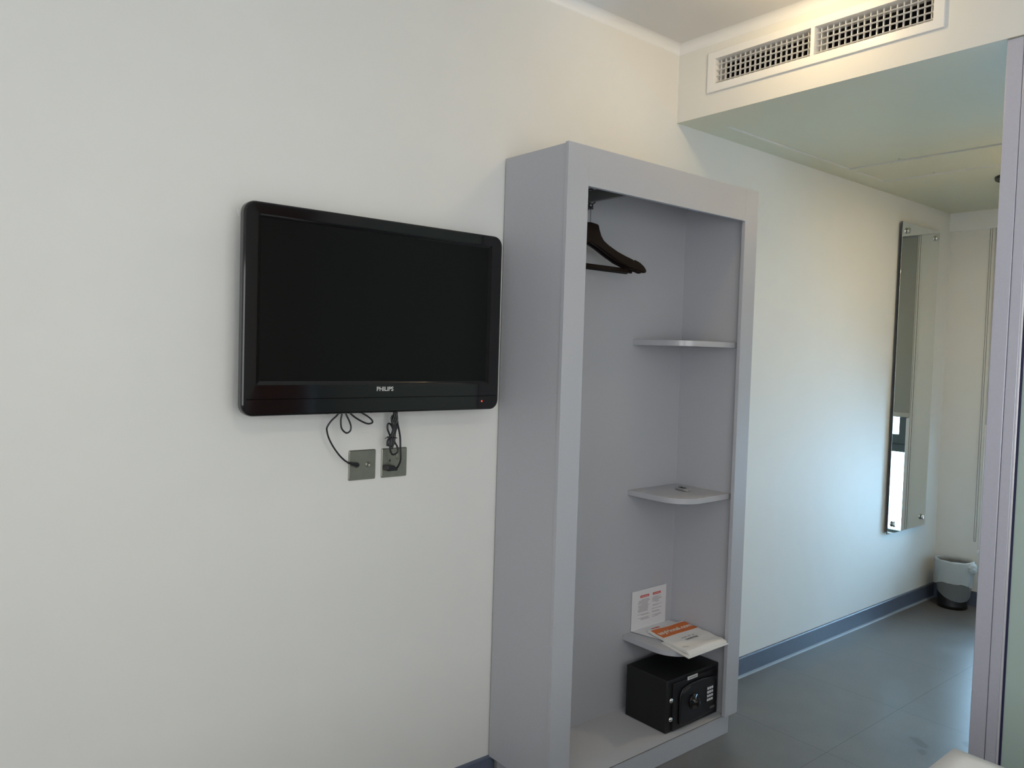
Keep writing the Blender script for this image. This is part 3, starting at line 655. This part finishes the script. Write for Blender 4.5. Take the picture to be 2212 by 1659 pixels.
# inside, over the rim, then down outside with an uneven hem
levels = [('in', .05), ('in', .12), ('in', .20), ('in', .258), ('top', 0), ('rim', 0), ('out', .0), ('out', .25), ('out', .5), ('out', .75), ('out', 1.0)]
op = bm.verts.layers.float.new('opacity')
rows = []
for kind, q in levels:
    row = []
    for i in range(nseg):
        a = 2 * PI * i / nseg
        hem = .145 + .012 * math.sin(2 * a + 1) + .004 * math.sin(5 * a)
        wob = .0015 * math.sin(11 * a + q * 5) + .001 * math.sin(23 * a + q * 9)
        if kind == 'in': r = rb + (rt_ - rb) * q / H - .009 + wob; z = q; o_ = .35
        elif kind == 'top': r = rt_ - .003; z = H + .0085 + .001 * math.sin(9 * a); o_ = .95
        elif kind == 'rim': r = rt_ + .0055; z = H + .0078 + .001 * math.sin(9 * a); o_ = .95
        else:
            z = H + .002 - (H - hem) * q; r = rb + (rt_ - rb) * z / H + .0065 + wob * (1 + q) + .003 * q; o_ = .93
        v_ = bm.verts.new((bcx + r * math.cos(a), bcy + r * math.sin(a), z)); v_[op] = o_; row.append(v_)
    rows.append(row)
for A, B in zip(rows, rows[1:]):
    for i in range(nseg): bm.faces.new((A[i], A[(i + 1) % nseg], B[(i + 1) % nseg], B[i]))
obj('liner', bm, LINER, BN, smooth=True)
bm = bmesh.new(); op = bm.verts.layers.float.new('opacity'); rows = []
for q in (0, .2, .4, .6, .8, 1.0):                  # second, thinner flap hanging lower on the outside
    row = []
    for i in range(33):
        a = math.radians(140 + 205 * i / 32); low_ = .050 + .10 * abs((i / 32 - .42) * 1.7) ** 1.9
        z = .155 - (.155 - min(low_, .15)) * q; r = rb + (rt_ - rb) * z / H + .006 + .0012 * math.sin(13 * a)
        v_ = bm.verts.new((bcx + r * math.cos(a), bcy + r * math.sin(a), z)); v_[op] = .30; row.append(v_)
    rows.append(row)
for A, B in zip(rows, rows[1:]):
    for i in range(32): bm.faces.new((A[i], A[i + 1], B[i + 1], B[i]))
obj('liner_flap', bm, LINER, BN, smooth=True)
bm = bmesh.new(); ka_ = math.radians(-100)
bmesh.ops.create_icosphere(bm, subdivisions=4, radius=1)
kc = Vector((bcx + .107 * math.cos(ka_), bcy + .107 * math.sin(ka_), H - .022))
op = bm.verts.layers.float.new('opacity')
ou = Vector((math.cos(ka_), math.sin(ka_), 0)); sd = Vector((-ou.y, ou.x, 0))
for q in bm.verts:
    n_ = q.co.normalized(); th = math.atan2(n_.z, n_.x); s_ = 1 + .09 * math.sin(9 * th) * (1 - abs(n_.y)) + .06 * math.sin(5 * th + 6 * n_.y) + .05 * math.sin(15 * th + 4 * n_.y)
    q.co = kc + (sd * n_.x * .027 + Vector((0, 0, 1)) * (n_.z * .034 - .006 * n_.y) + ou * n_.y * .024) * s_; q[op] = .95
obj('liner_knot', bm, LINER, BN, smooth=True)

# ------------------------------------------------------------------ bed
BD = thing('bed', 'bed with a white duvet, only one corner showing at the bottom edge', 'bed', (1.07, -2.35, 0))
bx0, bx1, by0, by1, bt = .33, 1.815, -3.32, -1.347, .606
obj('bed_base', boxes((bx0 + .03, bx1 - .03, by0, by1 - .03, .06, .30)), MATT, BD, bevel=.01)
for x in (bx0 + .08, bx1 - .12):
    for y in (by0 + .08, by1 - .12): obj('leg', boxes((x, x + .04, y, y + .04, 0, .0605)), BLACKM, BD)
obj('mattress', boxes((bx0 + .02, bx1 - .02, by0, by1 - .02, .30, .56)), LINEN, BD, bevel=.03, seg=4)
bm = bmesh.new(); nx_, ny_ = 40, 48; G = []
for j in range(ny_ + 1):
    row = []
    for i in range(nx_ + 1):
        u, v_ = i / nx_, j / ny_; x = bx0 - .01 + (bx1 - bx0 + .02) * u; y = by0 + (by1 - by0 + .01) * v_
        e = min(u, 1 - u, (1 - v_)); z = bt - .008 * max(0, 1 - e / .03) ** 2 + .004 * math.sin(9 * u + 4 * v_) * math.sin(8 * v_)
        row.append(bm.verts.new((x, y, z)))
    G.append(row)
for j in range(ny_):
    for i in range(nx_): bm.faces.new((G[j][i], G[j][i + 1], G[j + 1][i + 1], G[j + 1][i]))
per = [G[0][i] for i in range(nx_ + 1)] + [G[j][nx_] for j in range(1, ny_ + 1)] + [G[ny_][i] for i in range(nx_ - 1, -1, -1)] + [G[j][0] for j in range(ny_ - 1, 0, -1)]
lowv = [bm.verts.new((p.co.x, p.co.y, .34)) for p in per]
for i in range(len(per)): k = (i + 1) % len(per); bm.faces.new((per[i], per[k], lowv[k], lowv[i]))
obj('duvet', bm, LINEN, BD, smooth=True)
for x in (.68, 1.42):
    bm = bmesh.new(); bmesh.ops.create_icosphere(bm, subdivisions=4, radius=1)
    for q in bm.verts:
        c = q.co; f = lambda t: math.copysign(abs(t) ** .55, t); q.co = Vector((x + .31 * f(c.x), -3.08 + .2 * f(c.y), .685 + .07 * c.z))
    tag(obj('pillow', bm, LINEN, smooth=True), 'white pillow on the %s half of the bed head' % ('near' if x < 1 else 'far'), 'pillow', 'pillows on the bed')
